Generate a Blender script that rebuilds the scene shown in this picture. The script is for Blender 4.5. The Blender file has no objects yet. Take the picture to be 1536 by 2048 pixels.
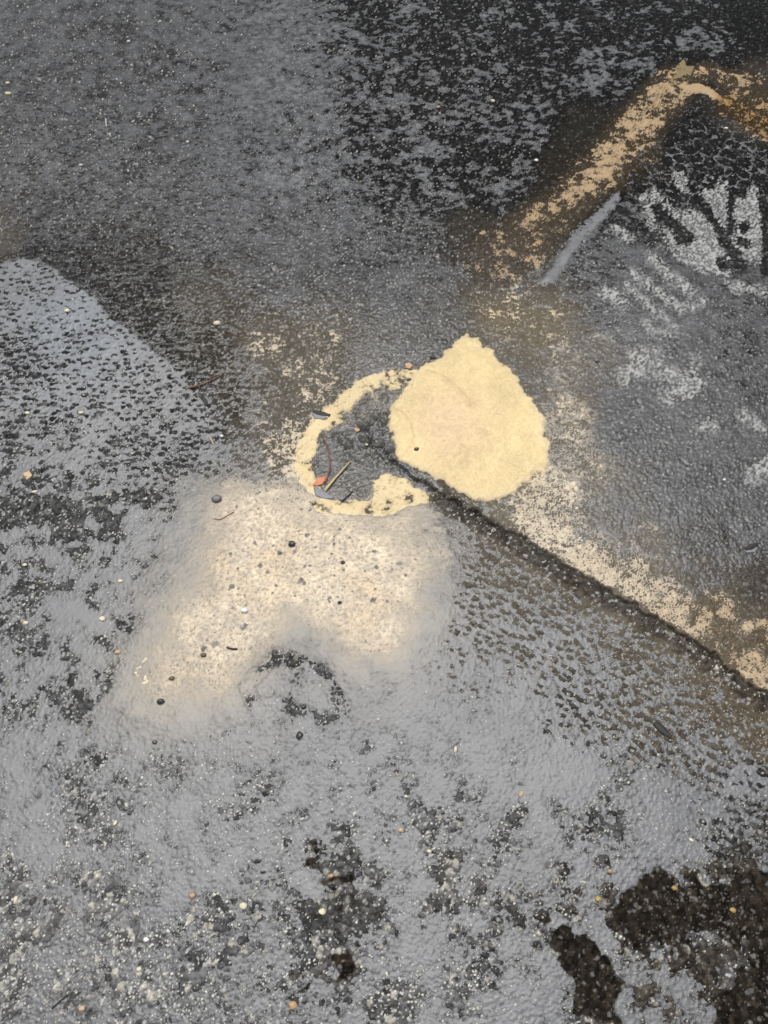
import bpy, math, random
import numpy as np

# ------------------------------------------------------------------ camera, light
scene = bpy.context.scene
CAM_H = 1.45
PITCH = math.radians(30)          # off straight down
F_PX = 1420.0                     # focal length for a 1536 x 2048 frame
cam = bpy.data.cameras.new("camera")
cam_o = bpy.data.objects.new("camera", cam)
scene.collection.objects.link(cam_o)
cam_o.location = (0, 0, CAM_H)
cam_o.rotation_euler = (PITCH, 0, 0)
cam.sensor_width = 36
cam.lens = 36 * F_PX / 2048
cam.clip_start = 0.05
cam.clip_end = 400
scene.camera = cam_o

SUN_ELEV, SUN_AZ = 75, -12          # azimuth measured from +Y towards +X
world = bpy.data.worlds.new("World")
scene.world = world
world.use_nodes = True
wn, wl = world.node_tree.nodes, world.node_tree.links
bg = wn["Background"]
sky = wn.new("ShaderNodeTexSky")
sky.sky_type = 'NISHITA'
sky.sun_disc = False
sky.sun_elevation = math.radians(SUN_ELEV)
sky.sun_rotation = math.radians(SUN_AZ)
sky.dust_density = 1.5
hs = wn.new("ShaderNodeHueSaturation")
hs.inputs["Saturation"].default_value = 0.22
wl.new(sky.outputs[0], hs.inputs["Color"])
wl.new(hs.outputs[0], bg.inputs[0])
bg.inputs[1].default_value = 0.05

sun = bpy.data.lights.new("sun", 'SUN')
sun.energy = 2.6
sun.angle = math.radians(56)
sun.color = (1.0, 0.975, 0.94)
sun_o = bpy.data.objects.new("sun", sun)
scene.collection.objects.link(sun_o)
sun_o.rotation_euler = (-math.radians(90 - SUN_ELEV), 0, -math.radians(SUN_AZ))
scene.view_settings.view_transform = 'Standard'
scene.view_settings.look = 'None'
scene.view_settings.gamma = 1
scene.view_settings.exposure = 0.45

# ------------------------------------------------------------------ survey map <-> ground
CP, SP = math.cos(PITCH), math.sin(PITCH)

def ground(u, v):
    a = (np.asarray(u, float) - 768) / F_PX
    b = (1024 - np.asarray(v, float)) / F_PX
    z = b * SP - CP
    t = -CAM_H / z
    return a * t, (b * CP + SP) * t

def survey(x, y):
    """ground metres -> survey map units (the map all the outlines below are drawn on)"""
    dep = y * SP + CAM_H * CP
    up = y * CP - CAM_H * SP
    dep = np.maximum(dep, 0.05)
    return 768 + F_PX * x / dep, 1024 - F_PX * up / dep

# ------------------------------------------------------------------ noise
def lattice(seed):
    return np.random.RandomState(seed).rand(256, 256).astype(np.float32)

def vnoise(x, y, seed):
    L = lattice(seed)
    xi = np.floor(x); yi = np.floor(y)
    fx = (x - xi).astype(np.float32); fy = (y - yi).astype(np.float32)
    xi = xi.astype(np.int64) & 255; yi = yi.astype(np.int64) & 255
    x1 = (xi + 1) & 255; y1 = (yi + 1) & 255
    fx = fx * fx * fx * (fx * (fx * 6 - 15) + 10); fy = fy * fy * fy * (fy * (fy * 6 - 15) + 10)
    a = L[yi, xi] * (1 - fx) + L[yi, x1] * fx
    b = L[y1, xi] * (1 - fx) + L[y1, x1] * fx
    return a * (1 - fy) + b * fy

def fbm(x, y, scale, seed, octv=4, gain=0.55):
    """noise in about -1..1, scale = metres of the coarsest feature"""
    r = np.zeros(x.shape, np.float32); amp = 1.0; tot = 0
    xx = x / scale; yy = y / scale
    for i in range(octv):
        c, s = math.cos(0.6 + i), math.sin(0.6 + i)
        r += amp * (vnoise(xx * c - yy * s + 17.3 * i, xx * s + yy * c + 5.1 * i, seed + i) * 2 - 1)
        tot += amp * amp; amp *= gain; xx = xx * 2.07; yy = yy * 2.07
    return r / math.sqrt(tot) * 1.7

def worley(x, y, cell, seed, jit=0.9):
    xs = x / cell; ys = y / cell
    xi = np.floor(xs); yi = np.floor(ys)
    fx = (xs - xi).astype(np.float32); fy = (ys - yi).astype(np.float32)
    xi = xi.astype(np.int64); yi = yi.astype(np.int64)
    LX, LY, LI = lattice(seed), lattice(seed + 1), lattice(seed + 2)
    f1 = np.full(x.shape, 9, np.float32); f2 = f1.copy(); rid = f1.copy()
    for dx in (-1, 0, 1):
        for dy in (-1, 0, 1):
            a = (xi + dx) & 255; b = (yi + dy) & 255
            ddx = dx + 0.5 + jit * (LX[b, a] - 0.5) - fx
            ddy = dy + 0.5 + jit * (LY[b, a] - 0.5) - fy
            d = np.sqrt(ddx * ddx + ddy * ddy)
            m = d < f1
            f2 = np.where(m, f1, np.minimum(f2, d))
            rid = np.where(m, LI[b, a], rid)
            f1 = np.where(m, d, f1)
    return f1, f2, rid

def sstep(a, b, x):
    t = np.clip((x - a) / (b - a), 0, 1)
    return t * t * (3 - 2 * t)

# ------------------------------------------------------------------ survey rasters
STEP = 4.0
U0, V0, U1, V1 = -300, -300, 1836, 2348
RU, RV = np.meshgrid(np.arange(U0, U1 + 1, STEP), np.arange(V0, V1 + 1, STEP))

def sample(R, u, v):
    x = np.clip((u - U0) / STEP, 0, R.shape[1] - 1.001); y = np.clip((v - V0) / STEP, 0, R.shape[0] - 1.001)
    xi = x.astype(np.int64); yi = y.astype(np.int64); fx = x - xi; fy = y - yi
    return ((R[yi, xi] * (1 - fx) + R[yi, xi + 1] * fx) * (1 - fy)
            + (R[yi + 1, xi] * (1 - fx) + R[yi + 1, xi + 1] * fx) * fy).astype(np.float32)

def dist_line(pts, closed=False):
    """distance (survey units) of every raster cell to a polyline"""
    d = np.full(RU.shape, 1e9)
    n = len(pts)
    for i in range(n if closed else n - 1):
        (x0, y0), (x1, y1) = pts[i], pts[(i + 1) % n]
        ex, ey = x1 - x0, y1 - y0
        t = np.clip(((RU - x0) * ex + (RV - y0) * ey) / (ex * ex + ey * ey + 1e-9), 0, 1)
        d = np.minimum(d, np.hypot(RU - x0 - t * ex, RV - y0 - t * ey))
    return d

def poly(pts):
    """signed distance, positive inside"""
    ins = np.zeros(RU.shape, bool)
    n = len(pts)
    for i in range(n):
        (x0, y0), (x1, y1) = pts[i], pts[(i + 1) % n]
        if y0 == y1: continue
        c = ((y0 > RV) != (y1 > RV)) & (RU < (x1 - x0) * (RV - y0) / (y1 - y0) + x0)
        ins ^= c
    d = dist_line(pts, True)
    return np.where(ins, d, -d)

def cropped(pts, u0, v0, k):
    return [(u0 + k * x, v0 + k * y) for x, y in pts]
C1 = (560, 640, 0.3646)      # detail sheet round the leak
C5 = (1000, 350, 0.349)      # detail sheet of the right hand basin

# control points (murk also holds painted sky sheen):   u    v    water murk sand  tone  brown scol comma blotch
CTRL = [
 (  60,  60,  .30, .36, -2.0, .050, .00, 0, .5, .5), ( 250, 120, .15, .36, -2.0, .045, .00, 0, .4, .6),
 ( 450,  60,  .45, .36, -2.0, .050, .00, 0, .3, .7), ( 560, 130, .85, .36, -2.0, .050, .00, 0, .2, .7),
 ( 620, 220,  .45, .36, -2.0, .045, .00, 0, .2, .7), ( 290, 190,-.30, .40, -2.0, .045, .00, 0, .1, .8),
 ( 750,  60, -.15, .36, -2.0, .020, .00, 0, .2, .7), ( 740, 230,-.15, .36, -2.0, .020, .00, 0, .1, .8),
 ( 950,  60, -.35, .40, -2.0, .018, .00, 0, .0, .9), (1150, 30, -.45, .40, -2.0, .012, .00, 0, .0, .9),
 (1350,  70, -.35, .40, -2.0, .012, .00, 0, .0, .9), (1510, 40, -.90, .30, -2.0, .008, .00, 0, .0, .5),
 (1450, 120, -.30, .40, -2.0, .012, .00, 0, .0, .9), (1200,150, -.10, .42, -2.0, .012, .00, 0, .0,1.0),
 ( 900, 170, -.10, .38, -2.0, .022, .10, 0, .0, .8), (1050,250, -.15, .38, -2.0, .016, .00, 0, .0, .9),
 ( 850, 330, -.20, .38, -2.0, .020, .00, 0, .0, .9), (1180,250, -.75, .30, -1.2, .012, .15, 0, .0, .3),
 (1130, 320, -.90, .30, -1.1, .012, .30, 1.6, .0, .3), (1000,380, -.20, .36, -2.0, .018, .20, 0, .0, .8),
 ( 950, 460, -.60, .30, -1.0, .020, .50, 1, .0, .4), ( 200, 300, .40, .40, -2.0, .050, .00, 0, .9, .3),
 ( 420, 300,  .50, .38, -2.0, .045, .00, 0, .7, .3), ( 620, 340, .35, .38, -2.0, .040, .00, 0, .3, .5),
 (  50, 300,  .35, .40, -2.0, .050, .15, 0, .8, .3), ( 130, 430, .35, .36, -2.0, .045, .15, 0, .9, .2),
 ( 400, 440,  .55, .32, -2.0, .045, .05, 0, .8, .2), ( 680, 450, .60, .32, -2.0, .045, .00, 0, .7, .3),
 ( 820, 470,  .35, .32, -2.0, .040, .10, 0, .8, .2), ( 560, 560, .60, .28, -1.4, .045, .10, 0, .5, .2),
 ( 800, 600,  .60, .28, -1.4, .045, .10, 0, .3, .2), ( 280, 540,-.20, .22, -1.6, .028, .80, 0, .6, .2),
 ( 120, 500, -.20, .22, -1.6, .028, .30, 0, .9, .2), (   5, 480, .1, .22, -.60, .028, .50, 1, .6, .2),
 ( 400, 600, -.10, .22, -.90, .030, .70, 0, .4, .2), ( 280, 630,-.40, .20, -1.4, .020, .30, 0, .9, .1),
 ( 420, 700, -.20, .20, -1.1, .022, .10, 0, .9, .1), ( 530, 690, -.4, .15, -.18, .030, .10, .8, .2, .1),
 ( 650, 690, -.20, .15, -.30, .035, .10, .6, .2, .1), ( 620, 760, -.4, .15, -.15, .035, .10, .8, .2, .1),
 ( 760, 690,  .40, .25, -.70, .035, .10, .6, .2, .1), ( 840, 650, .40, .25, -.90, .035, .10, .6, .2, .1),
 ( 540, 830, -.4, .15, -.22, .028, .30, 1, .3, .1), ( 470, 800,-.05, .30, -1.0, .028, .10, 0, .9, .1),
 ( 570, 900, -.4, .15,  .05, .035, .40, .9, .2, .1),
 (  50, 580,  .70, .95, -2.0, .045, .00, 0, 1., .1), ( 130, 620, .90, .95, -2.0, .045, .00, 0, 1., .1),
 ( 210, 690,  .80, .95, -2.0, .045, .00, 0, 1., .1), ( 130, 740, .75, .85, -2.0, .045, .00, 0, 1., .2),
 ( 300, 790,  .55, .80, -2.0, .045, .00, 0, 1., .1), ( 380, 860, .45, .75, -2.0, .045, .00, 0, 1., .2),
 (  20, 760,  .25, .75, -2.0, .045, .00, 0, 1., .2), ( 60, 880,  .40, .72, -2.0, .050, .00, 0, .9, .4),
 ( 220, 900,  .50, .75, -2.0, .050, .00, 0, .9, .4), (400, 960,  .60, .75, -1.0, .050, .00, 1, .8, .2),
 ( 500, 930,  .30, .60, -.10, .040, .20, .8, .5, .1),
 (  20, 980,  .10, .70, -2.0, .045, .00, 0, .4, .8), ( 180,1000, .35, .75, -2.0, .060, .00, 0, .3, .9),
 (  80,1100,  .30, .80, -2.0, .060, .00, 0, .0,1.0), ( 220,1090, .55, .85, -2.0, .060, .00, 0, .0,1.0),
 ( 250,1160,  .10, .75, -2.0, .050, .00, 0, .0,1.0), ( 350,1080, .70, .80, -1.2, .060, .00, 1, .5, .2),
 ( 150,1230,  .50, .85, -2.0, .060, .00, 0, .0,1.0), (  50,1280, .20, .80, -2.0, .070, .00, 0, .0,1.0),
 ( 230,1320,  .30, .80, -2.0, .060, .00, 0, .0, .9), ( 120,1430, .30, .80, -2.0, .070, .00, 0, .0,1.0),
 ( 300,1480,  .60, .85, -1.2, .070, .00, 1, .1, .6), (  60,1600, .25, .80, -2.0, .070, .00, 0, .0,1.0),
 ( 300,1600,  .60, .85, -2.0, .070, .00, 0, .1, .8), ( 100,1780, .10, .75, -2.0, .100, .05, 0, .0, .8),
 ( 350,1730,  .75, .85, -2.0, .070, .00, 0, .0, .6), ( 200,1900, .05, .70, -2.0, .110, .05, 0, .0, .6),
 (  80,1990,  .05, .70, -2.0, .110, .05, 0, .0, .6), ( 400,1990, .05, .70, -2.0, .085, .00, 0, .2, .5),
 ( 550,1800,  .15, .75, -2.0, .060, .00, 0, .6, .5), ( 530,1640, .45, .80, -2.0, .055, .00, 0, .6, .5),
 ( 600,1920,  .00, .75, -2.0, .050, .00, 0, .5, .5), ( 650,1790,-.10, .75, -2.0, .030, .10, 0, .3, .9),
 ( 520,1480,  .95, .95, -1.2, .060, .00, 1, .4, .2), ( 690,1420,1.10, .95, -.70, .060, .00, 1, .2, .2),
 ( 850,1420, 1.10, .95, -.80, .060, .00, 1, .2, .2), (700,1530, .80, .95, -2.0, .060, .00, 0, .0, .8),
 ( 900,1560,  .80, .95, -2.0, .060, .00, 0, .0, .8), (1000,1480,1.0, .95, -1.6, .060, .00, 0, .3, .3),
 ( 850,1660,  .55, .90, -2.0, .060, .00, 0, .0,1.0), (1120,1560, .80, .95, -2.0, .060, .00, 0, .1, .9),
 (1320,1620, 1.10, .95, -2.0, .060, .00, 0, .2, .2), (1050,1680, .20, .75, -2.0, .050, .00, 0, .0,1.0),
 ( 900,1760, -.05, .75, -2.0, .060, .10, 0, .0,1.0), (1200,1680, .35, .90, -2.0, .040, .00, 0, .4, .6),
 ( 830,1900,  .75, .90, -2.0, .060, .00, 0, .5, .4), ( 980,1920, .70, .90, -2.0, .050, .00, 0, .5, .4),
 ( 880,2020,  .05, .80, -2.0, .070, .00, 0, .2, .6), (1050,1990,1.00, .90, -2.0, .050, .00, 0, .2, .3),
 (1020,1830,  .00, .70, -2.0, .045, .20, 0, .0,1.0), (1180,1820,-.20, .75, -2.0, .020, .60, 0, .0,1.0),
 (1450,1640,  .30, .85, -2.0, .030, .10, 0, .7, .4), (1500,1560, .55, .90, -1.6, .040, .20, 0, .8, .2),
 (1300,1860, -.50, .75, -2.0, .015, .80, 0, .0, .9), (1480,1800,-.60, .60, -2.0, .015, .90, 0, .0, .6),
 (1500,1900, -.10, .70, -2.0, .022, .70, 0, .0,1.0), (1250,1960, .00, .75, -2.0, .025, .60, 0, .0,1.0),
 (1400,2020, -.15, .70, -2.0, .022, .70, 0, .0,1.0),
 ( 900,1350,  .80, .95, -.60, .050, .10, 1, .7, .1), ( 950,1230, .40, .90, -.60, .040, .30, 1, 1., .1),
 (1100,1280,  .45, .90, -.70, .040, .40, 1, 1., .1), (1150,1420, .60, .92, -1.1, .045, .30, 1, 1., .1),
 (1000,1120,  .10, .60, -.60, .040, .60, 1, 1., .1), ( 900,1060,-.10, .50, -.40, .040, .50, .6, .7, .1),
 (1150,1180,  .00, .60, -.70, .045, .70, 1, 1., .1), (1280,1290, .05, .70, -.70, .045, .80, 1, 1., .1),
 (1300,1420,  .30, .85, -.80, .045, .80, 1, 1., .1), (1440,1420,-.10, .70, -.50, .045,1.00, 1.4, 1., .1),
 (1420,1500,  .40, .85, -.90, .045, .50, 1, 1., .1), (1530,1480,-.30, .60, -.40, .040,1.00, 1.4, .8, .1),
 # right basin
 (1180, 720,  .20, .30, -.45, .040, .20, .8, .1, .1), (1100, 640, -.1, .30, -.20, .040, .20, .5, .4, .1),
 (1000, 600, -.20, .30, -.15, .035, .20, .4, .4, .1), (1140, 850, .10, .30, -.05, .040, .20, .9, .1, .1),
 (1190, 950,  .10, .30, -.10, .040, .20, .8, .1, .1), (1100,1000,-.10, .30,  .15, .040, .20, .8, .1, .1),
 (1250,1020,  .40, .30, -.75, .045, .10, .8, .0, .1), (1240, 880, .80, .30, -1.5, .050, .05, 0, .0, .1),
 (1300, 800,  .90, .30, -2.0, .050, .00, 0, .0, .2), (1450, 900, .80, .30, -2.0, .050, .00, 0, .1, .2),
 (1350,1000,  .90, .30, -2.0, .050, .00, 0, .0, .2), (1500,1050, .70, .28, -2.0, .045, .00, 0, .0, .2),
 (1400,1080,  .30, .28, -1.2, .040, .10, 1, .0, .2), (1420,1140,-.30, .20, -.90, .020, .80, 1, .0, .2),
 (1520,1180, -.40, .20, -1.1, .018, .60, 1, .0, .2), (1490, 700, .50, .30, -2.0, .045, .00, 0, .6, .4),
 (1250, 600,  .60, .32, -2.0, .045, .00, 0, .3, .4), (1200, 500, .35, .36, -2.0, .040, .00, 0, .7, .4),
 (1350, 640,  .80, .30, -2.0, .045, .00, 0, .1, .2), (1480, 610, .50, .30, -2.0, .040, .00, 0, .8, .3),
 (1280, 420, -.20, .36, -2.0, .022, .00, 0, .3, .8), (1350, 300,-.50, .40, -2.0, .018, .00, 0, .0, .4),
 (1500, 330, -.40, .40, -2.0, .018, .00, 0, .0, .4), (1430, 420,-.50, .40, -2.0, .022, .00, 0, .0, .3),
 (1240, 350, -.90, .30, -1.2, .018, .80, 1.6, .0, .2),
 # ochre band above the long crack
 (1080,1060, -.30, .30,  .18, .045, .20, .9, .0, .1), (1180,1140,-.30, .30, .18, .045, .20, 1.2, .0, .1),
 (1280,1170, -.20, .30,  .05, .045, .20, 1.2, .0, .1), (1330,1240,-.30, .30, .20, .030, .40, 1.4, .0, .1),
 (1430,1230, -.50, .20, -.05, .022, .80, 1.6, .0, .1), (1500,1330,-.40, .30, .10, .025, .60, 1.6, .0, .1),
 (1290,1080,  .10, .30, -.30, .045, .20, .9, .0, .1), (1530,1260,-.50, .20, -.30, .018, .80, 1.6, .0, .1),
 # upper ochre band
 (1480, 160, -.60, .30, -.35, .018, .80, 1.8, .0, .1), (1530, 230,-.60, .30, -.10, .020, 1.0, 2.0, .0, .1),
 (1300, 300, -.80, .30, -.55, .018, .80, 1.8, .0, .1), (1060, 450,-.70, .30, -.25, .022, .90, 1.6, .0, .1),
]
ctrl = np.array(CTRL, float)
acc = np.zeros((8,) + RU.shape); wsum = np.zeros(RU.shape)
for row in ctrl:
    d2 = (RU - row[0]) ** 2 + (RV - row[1]) ** 2
    w_ = 1 / (d2 + 18 ** 2) ** 1.7
    wsum += w_
    for k in range(8): acc[k] += w_ * row[2 + k]
acc /= wsum
WAT, MURK_SHEEN, SAND, TONE, BROWN, SCOL, COMMA, BLOT = [a.copy() for a in acc]

def paint(F, m, val):
    F += (val - F) * np.clip(m, 0, 1)

def soft(sd, w): return sstep(-w, w, sd)

# shoreline of the left puddle; bright and dark reflections painted into film and tone
left = soft(poly([(-400, 640), (-60, 560), (40, 520), (80, 528), (130, 560), (165, 588), (200, 612), (232, 648), (262, 668), (330, 720), (420, 770),
                  (520, 860), (500, 1000), (-400, 1000)]), 5)
up_of = (1 - left) * soft(poly([(-400, 380), (150, 400), (500, 600), (560, 840), (520, 870), (-400, 870)]), 30)
paint(WAT, up_of * .6, .35); paint(MURK_SHEEN, up_of * .6, .22); paint(BLOT, up_of, .15)
paint(MURK_SHEEN, left * .6 * sstep(1000, 700, RV), .95)
shore = dist_line([(-60, 560), (40, 518), (80, 526), (130, 556), (165, 585), (200, 608), (232, 644), (262, 668), (330, 712)])
paint(WAT, left * sstep(60, 10, shore), .75); paint(MURK_SHEEN, left * sstep(80, 20, shore), 1.0)
paint(MURK_SHEEN, (1 - left) * sstep(70, 10, shore), .08); paint(TONE, (1 - left) * sstep(90, 10, shore), .016)
dark_ = sstep(85, 10, dist_line([(215, 500), (300, 560), (420, 640), (470, 680)]))
paint(TONE, dark_ * .8, .014); paint(MURK_SHEEN, dark_ * .7, .10); paint(BROWN, dark_ * .8, .45)

# the fan of clean sand
fan = poly(cropped([(1015,75),(1085,95),(1100,150),(1170,165),(1195,225),(1260,270),(1300,320),(1325,390),(1380,450),(1400,520),(1435,560),
    (1440,640),(1420,660),(1470,700),(1455,740),(1460,800),(1440,850),(1360,862),(1355,900),(1300,920),(1290,950),(1220,980),(1150,1005),
    (1060,990),(950,930),(900,880),(840,860),(790,820),(680,780),(640,760),(620,700),(625,640),(590,580),(590,520),(605,470),(680,380),
    (730,300),(820,230),(900,190),(950,130)], *C1))
FAN = fan
paint(SAND, soft(fan, 3), 2.2); paint(SCOL, soft(fan, 14), 0.0); paint(WAT, soft(fan, 4), -2)
# rim of sand round the leak
rim = np.maximum(24 * 0.3646 * 2.2 - dist_line(cropped([(700,325),(600,330),(480,375),(400,430),(310,500),(225,560),(190,630),(140,720),(140,820),(200,900)], *C1)),
                 15 - dist_line(cropped([(230,1010),(400,1015),(560,1040),(700,980),(790,970)], *C1)))
tongue = poly(cropped([(500,880),(560,850),(640,850),(720,890),(800,960),(770,1000),(620,1030),(480,1050),(430,1030),(520,960)], *C1))
hole = poly(cropped([(650,400),(560,350),(430,400),(360,500),(340,560),(220,610),(190,690),(180,800),(200,870),(230,950),(330,1000),(480,950),
    (500,870),(640,800),(800,960),(850,960),(700,790),(640,740),(620,650),(590,560),(610,460),(720,330),(690,310)], *C1))
paint(SAND, soft(rim, 6), .72); paint(SCOL, soft(rim, 12), 0.15); paint(WAT, soft(rim, 8), -.6)
paint(SAND, soft(hole, 7), -.15); paint(SAND, soft(tongue, 6), .62); paint(SCOL, soft(tongue, 6), .25); paint(WAT, soft(tongue, 6), -.3)
paint(SAND, soft(poly(cropped([(400,560),(600,480),(610,720),(500,850),(300,930),(270,700)], *C1)), 12) , -1.4)
paint(WAT, soft(hole, 8), .35); paint(MURK_SHEEN, soft(hole, 8), .22); paint(TONE, soft(hole, 10), .035); paint(BROWN, soft(hole, 10), .05)
paint(COMMA, soft(hole, 10), 0)
lens = poly(cropped([(205,690),(240,720),(260,800),(240,860),(200,830),(185,760)], *C1))
paint(SAND, soft(dist_line(cropped([(230,620),(215,680),(175,760),(190,850)], *C1)) * -1 + 6, 4), 1.0)
paint(SAND, soft(lens, 4), -.5)
# pale sand cloud washed down-slope, lying under shallow water
cloud = poly([(455,965),(430,1010),(410,1080),(380,1180),(345,1240),(320,1300),(290,1370),(330,1400),(440,1380),(500,1330),(560,1270),(640,1270),(700,1290),
    (780,1290),(825,1230),(850,1150),(830,1090),(790,1045),(700,1030),(620,1010),(560,960),(510,950)])
cloud = cloud - 42 * np.exp(-(dist_line([(610, 1300), (575, 1190)]) / 42) ** 2) + 38 * np.exp(-(dist_line([(650, 1130), (750, 1260)]) / 75) ** 2)
cloud = cloud - 16 + 13 * fbm(RU, RV, 150., 400, 4, .6) + 9 * fbm(RU, RV, 34., 410, 3, .6)
cs = sstep(-60, 50, cloud)
cw = sstep(-125, -60, cloud) * sstep(930, 990, RV)
paint(SAND, cw, -.3 + 1.2 * sstep(-110, 0, cloud)); paint(SCOL, sstep(-120, -30, cloud), 1.0); paint(WAT, cw * .95, 1.5); paint(COMMA, cw, .2)
paint(MURK_SHEEN, sstep(-62, 55, cloud), .14); paint(BLOT, cs, .1)
rag = poly([(500,1380),(560,1320),(640,1350),(680,1420),(640,1440),(560,1400),(520,1420)])
paint(WAT, soft(15 - np.abs(rag + 6), 6) * .7, -.1); paint(BLOT, soft(rag + 20, 10), .6); paint(SAND, soft(rag + 26, 14), -2)
CLOUD = cs * (1 - soft(rim, 6)) * (1 - soft(hole, 6)) * (1 - soft(tongue, 6))
for m_ in (soft(rim, 6), soft(tongue, 6)):
    paint(SAND, m_, .72); paint(SCOL, m_, .2); paint(WAT, m_, -.5)
paint(SAND, soft(hole, 7) * (1 - soft(tongue, 6)), -.9 + .6 * sstep(880, 820, RV) * sstep(20, -40, RU + RV - 1640 + 40)); paint(WAT, soft(hole, 8) * (1 - soft(tongue, 6)), .35)
# smooth shallow pool beside the upper ochre band
wedge = poly(cropped([(560,60),(690,95),(680,140),(640,200),(560,280),(500,340),(440,430),(380,500),(310,610),(240,600),(300,520),(380,400),(420,300),(480,200),(510,110)], *C5))
paint(WAT, soft(wedge, 5), 1.5); paint(MURK_SHEEN, soft(wedge, 8), .9); paint(SAND, soft(wedge, 4), -2); paint(BLOT, soft(wedge, 8), 0)
side = sstep(60, 5, dist_line([(1120, 700), (1150, 900), (1120, 1000), (1060, 1060)]))
paint(SAND, side * .8 * (1 - soft(fan, 3)), -.02); paint(SCOL, side * .6 * (1 - soft(fan, 3)), 1.1)
# upper ochre band
bandd = dist_line([(985, 500), (1050, 470), (1120, 425), (1190, 360), (1245, 290), (1300, 225), (1345, 175)])
paint(SAND, sstep(75, 10, bandd), -.45); paint(SAND, sstep(24, 6, dist_line([(1140,400),(1185,355),(1240,300),(1280,240),(1310,205),(1330,180)])), .12)
paint(SAND, sstep(60, 15, bandd) * sstep(500, 330, RV) * .6, .15)
paint(SCOL, sstep(110, 50, bandd), 1.8); paint(WAT, sstep(70, 30, bandd), -.9)
paint(SAND, soft(poly([(1360,172),(1395,168),(1425,178),(1450,200),(1440,203),(1405,186),(1370,182)]), 3), 1.6)
arc = dist_line([(1370, 150), (1420, 140), (1480, 165)])
paint(SAND, sstep(30, 8, arc) * .8, .0); paint(WAT, sstep(50, 20, arc), -.9); paint(SCOL, sstep(60, 30, arc), 1.8)
paint(WAT, sstep(34, 10, dist_line([(1450,205),(1500,235),(1560,262)])), -.9)
paint(SAND, sstep(26, 6, dist_line([(1450,205),(1500,235),(1560,262)])), -.12); paint(SCOL, sstep(40, 10, dist_line([(1450,205),(1500,235),(1560,262)])), 2.1)
# silvery reflections and dark branches in the right basin, painted as road colour
glitter = np.full(RU.shape, -99.0)
for P in ([(1040,230),(1110,200),(1200,250),(1230,330),(1280,480),(1300,600),(1150,560),(1060,520),(980,450),(1030,350)],
          [(1130,60),(1200,20),(1300,60),(1310,200),(1290,330),(1200,200)], [(1340,150),(1480,60),(1500,300),(1495,500),(1400,490),(1310,360),(1350,330)]):
    glitter = np.maximum(glitter, poly(cropped(P, *C5)))
for P, w_ in (([(860,480),(960,580),(1080,690)],26), ([(760,570),(900,690),(1030,800)],18), ([(600,670),(700,740)],26), ([(720,640),(850,770),(990,900),(960,940)],12),
          ([(820,860),(850,920),(950,935)],14), ([(780,1040),(870,1050),(860,1120),(700,1160)],48), ([(900,1150),(1100,1230),(960,1290)],46), ([(1100,1070),(1110,1180)],20),
          ([(1370,1390),(1490,1480)],18), ([(530,930),(640,950)],15), ([(1070,780),(1150,750)],20), ([(1150,1460),(1200,1460)],26), ([(1310,650),(1500,690)],18),
          ([(880,100),(960,200),(1030,250)],14), ([(1010,20),(1090,90)],22), ([(830,140),(870,300)],14), ([(960,330),(1000,420)],26),([(660,300),(740,370)],16)):
    glitter = np.maximum(glitter, w_ * .349 - dist_line(cropped(P, *C5)))
glitter = np.maximum(glitter, 16 - dist_line([(1536, 930), (1500, 960)]))
veins = np.full(RU.shape, -99.0)
for P, w_ in (([(1090,60),(1180,200),(1260,330),(1330,480),(1380,540)],32), ([(1330,60),(1320,200),(1320,340)],26), ([(1500,40),(1530,300),(1520,560)],34), ([(1390,300),(1400,310)],34),
              ([(1380,395),(1410,400)],34), ([(1030,390),(1060,380)],34), ([(1160,40),(1210,60)],40), ([(1250,510),(1270,540)],34), ([(900,200),(1000,300),(1080,370)],34), ([(1380,90),(1390,110)],34)):
    veins = np.maximum(veins, w_ * .349 - dist_line(cropped(P, *C5)))
GLITTER = soft(glitter, 9) * (1 - soft(veins, 3))
paint(WAT, soft(veins, 3), -.6); paint(TONE, soft(veins, 3), .014)
paint(WAT, soft(glitter, 6) * (1 - soft(veins, 3)), -.3)
NET = soft(poly([(1240,350),(1300,270),(1400,235),(1470,240),(1560,280),(1560,420),(1450,400),(1340,420),(1280,420)]), 16) * (1 - GLITTER)
# brown hollows, bottom right and centre; dark reflections in their water painted as tone
hol = np.full(RU.shape, -99.0)
for P in ([(1300,1730),(1350,1745),(1536,1735),(1600,1740),(1600,2100),(1470,2100),(1455,1900),(1400,1880),(1340,1900),(1260,1910),(1230,1880),(1235,1800)],
          [(1105,1840),(1180,1860),(1250,1900),(1260,1990),(1250,2060),(1110,2060),(1120,1960),(1090,1880)], [(640,1740),(680,1745),(700,1760),(660,1775),(645,1765)],
          [(1450,1900),(1536,1880),(1536,2050),(1420,2050)],
          [(700,1790),(730,1800),(790,1840),(775,1850),(715,1830)], [(650,1890),(700,1880),(720,1910),(700,1960),(660,1960),(645,1920)], [(625,1690),(650,1700),(640,1740),(618,1730)],
          [(635,1820),(680,1815),(670,1850),(640,1845)], [(580,1950),(620,1945),(615,1975),(590,1970)], [(1090,1740),(1110,1770),(1100,1790),(1085,1775)]):
    hol = np.maximum(hol, poly(P))
hol = hol + 13 * fbm(RU, RV, 90., 420, 5, .65)
HOL = soft(hol, 5)
paint(BROWN, HOL, .9); paint(TONE, HOL, .017)


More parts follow.
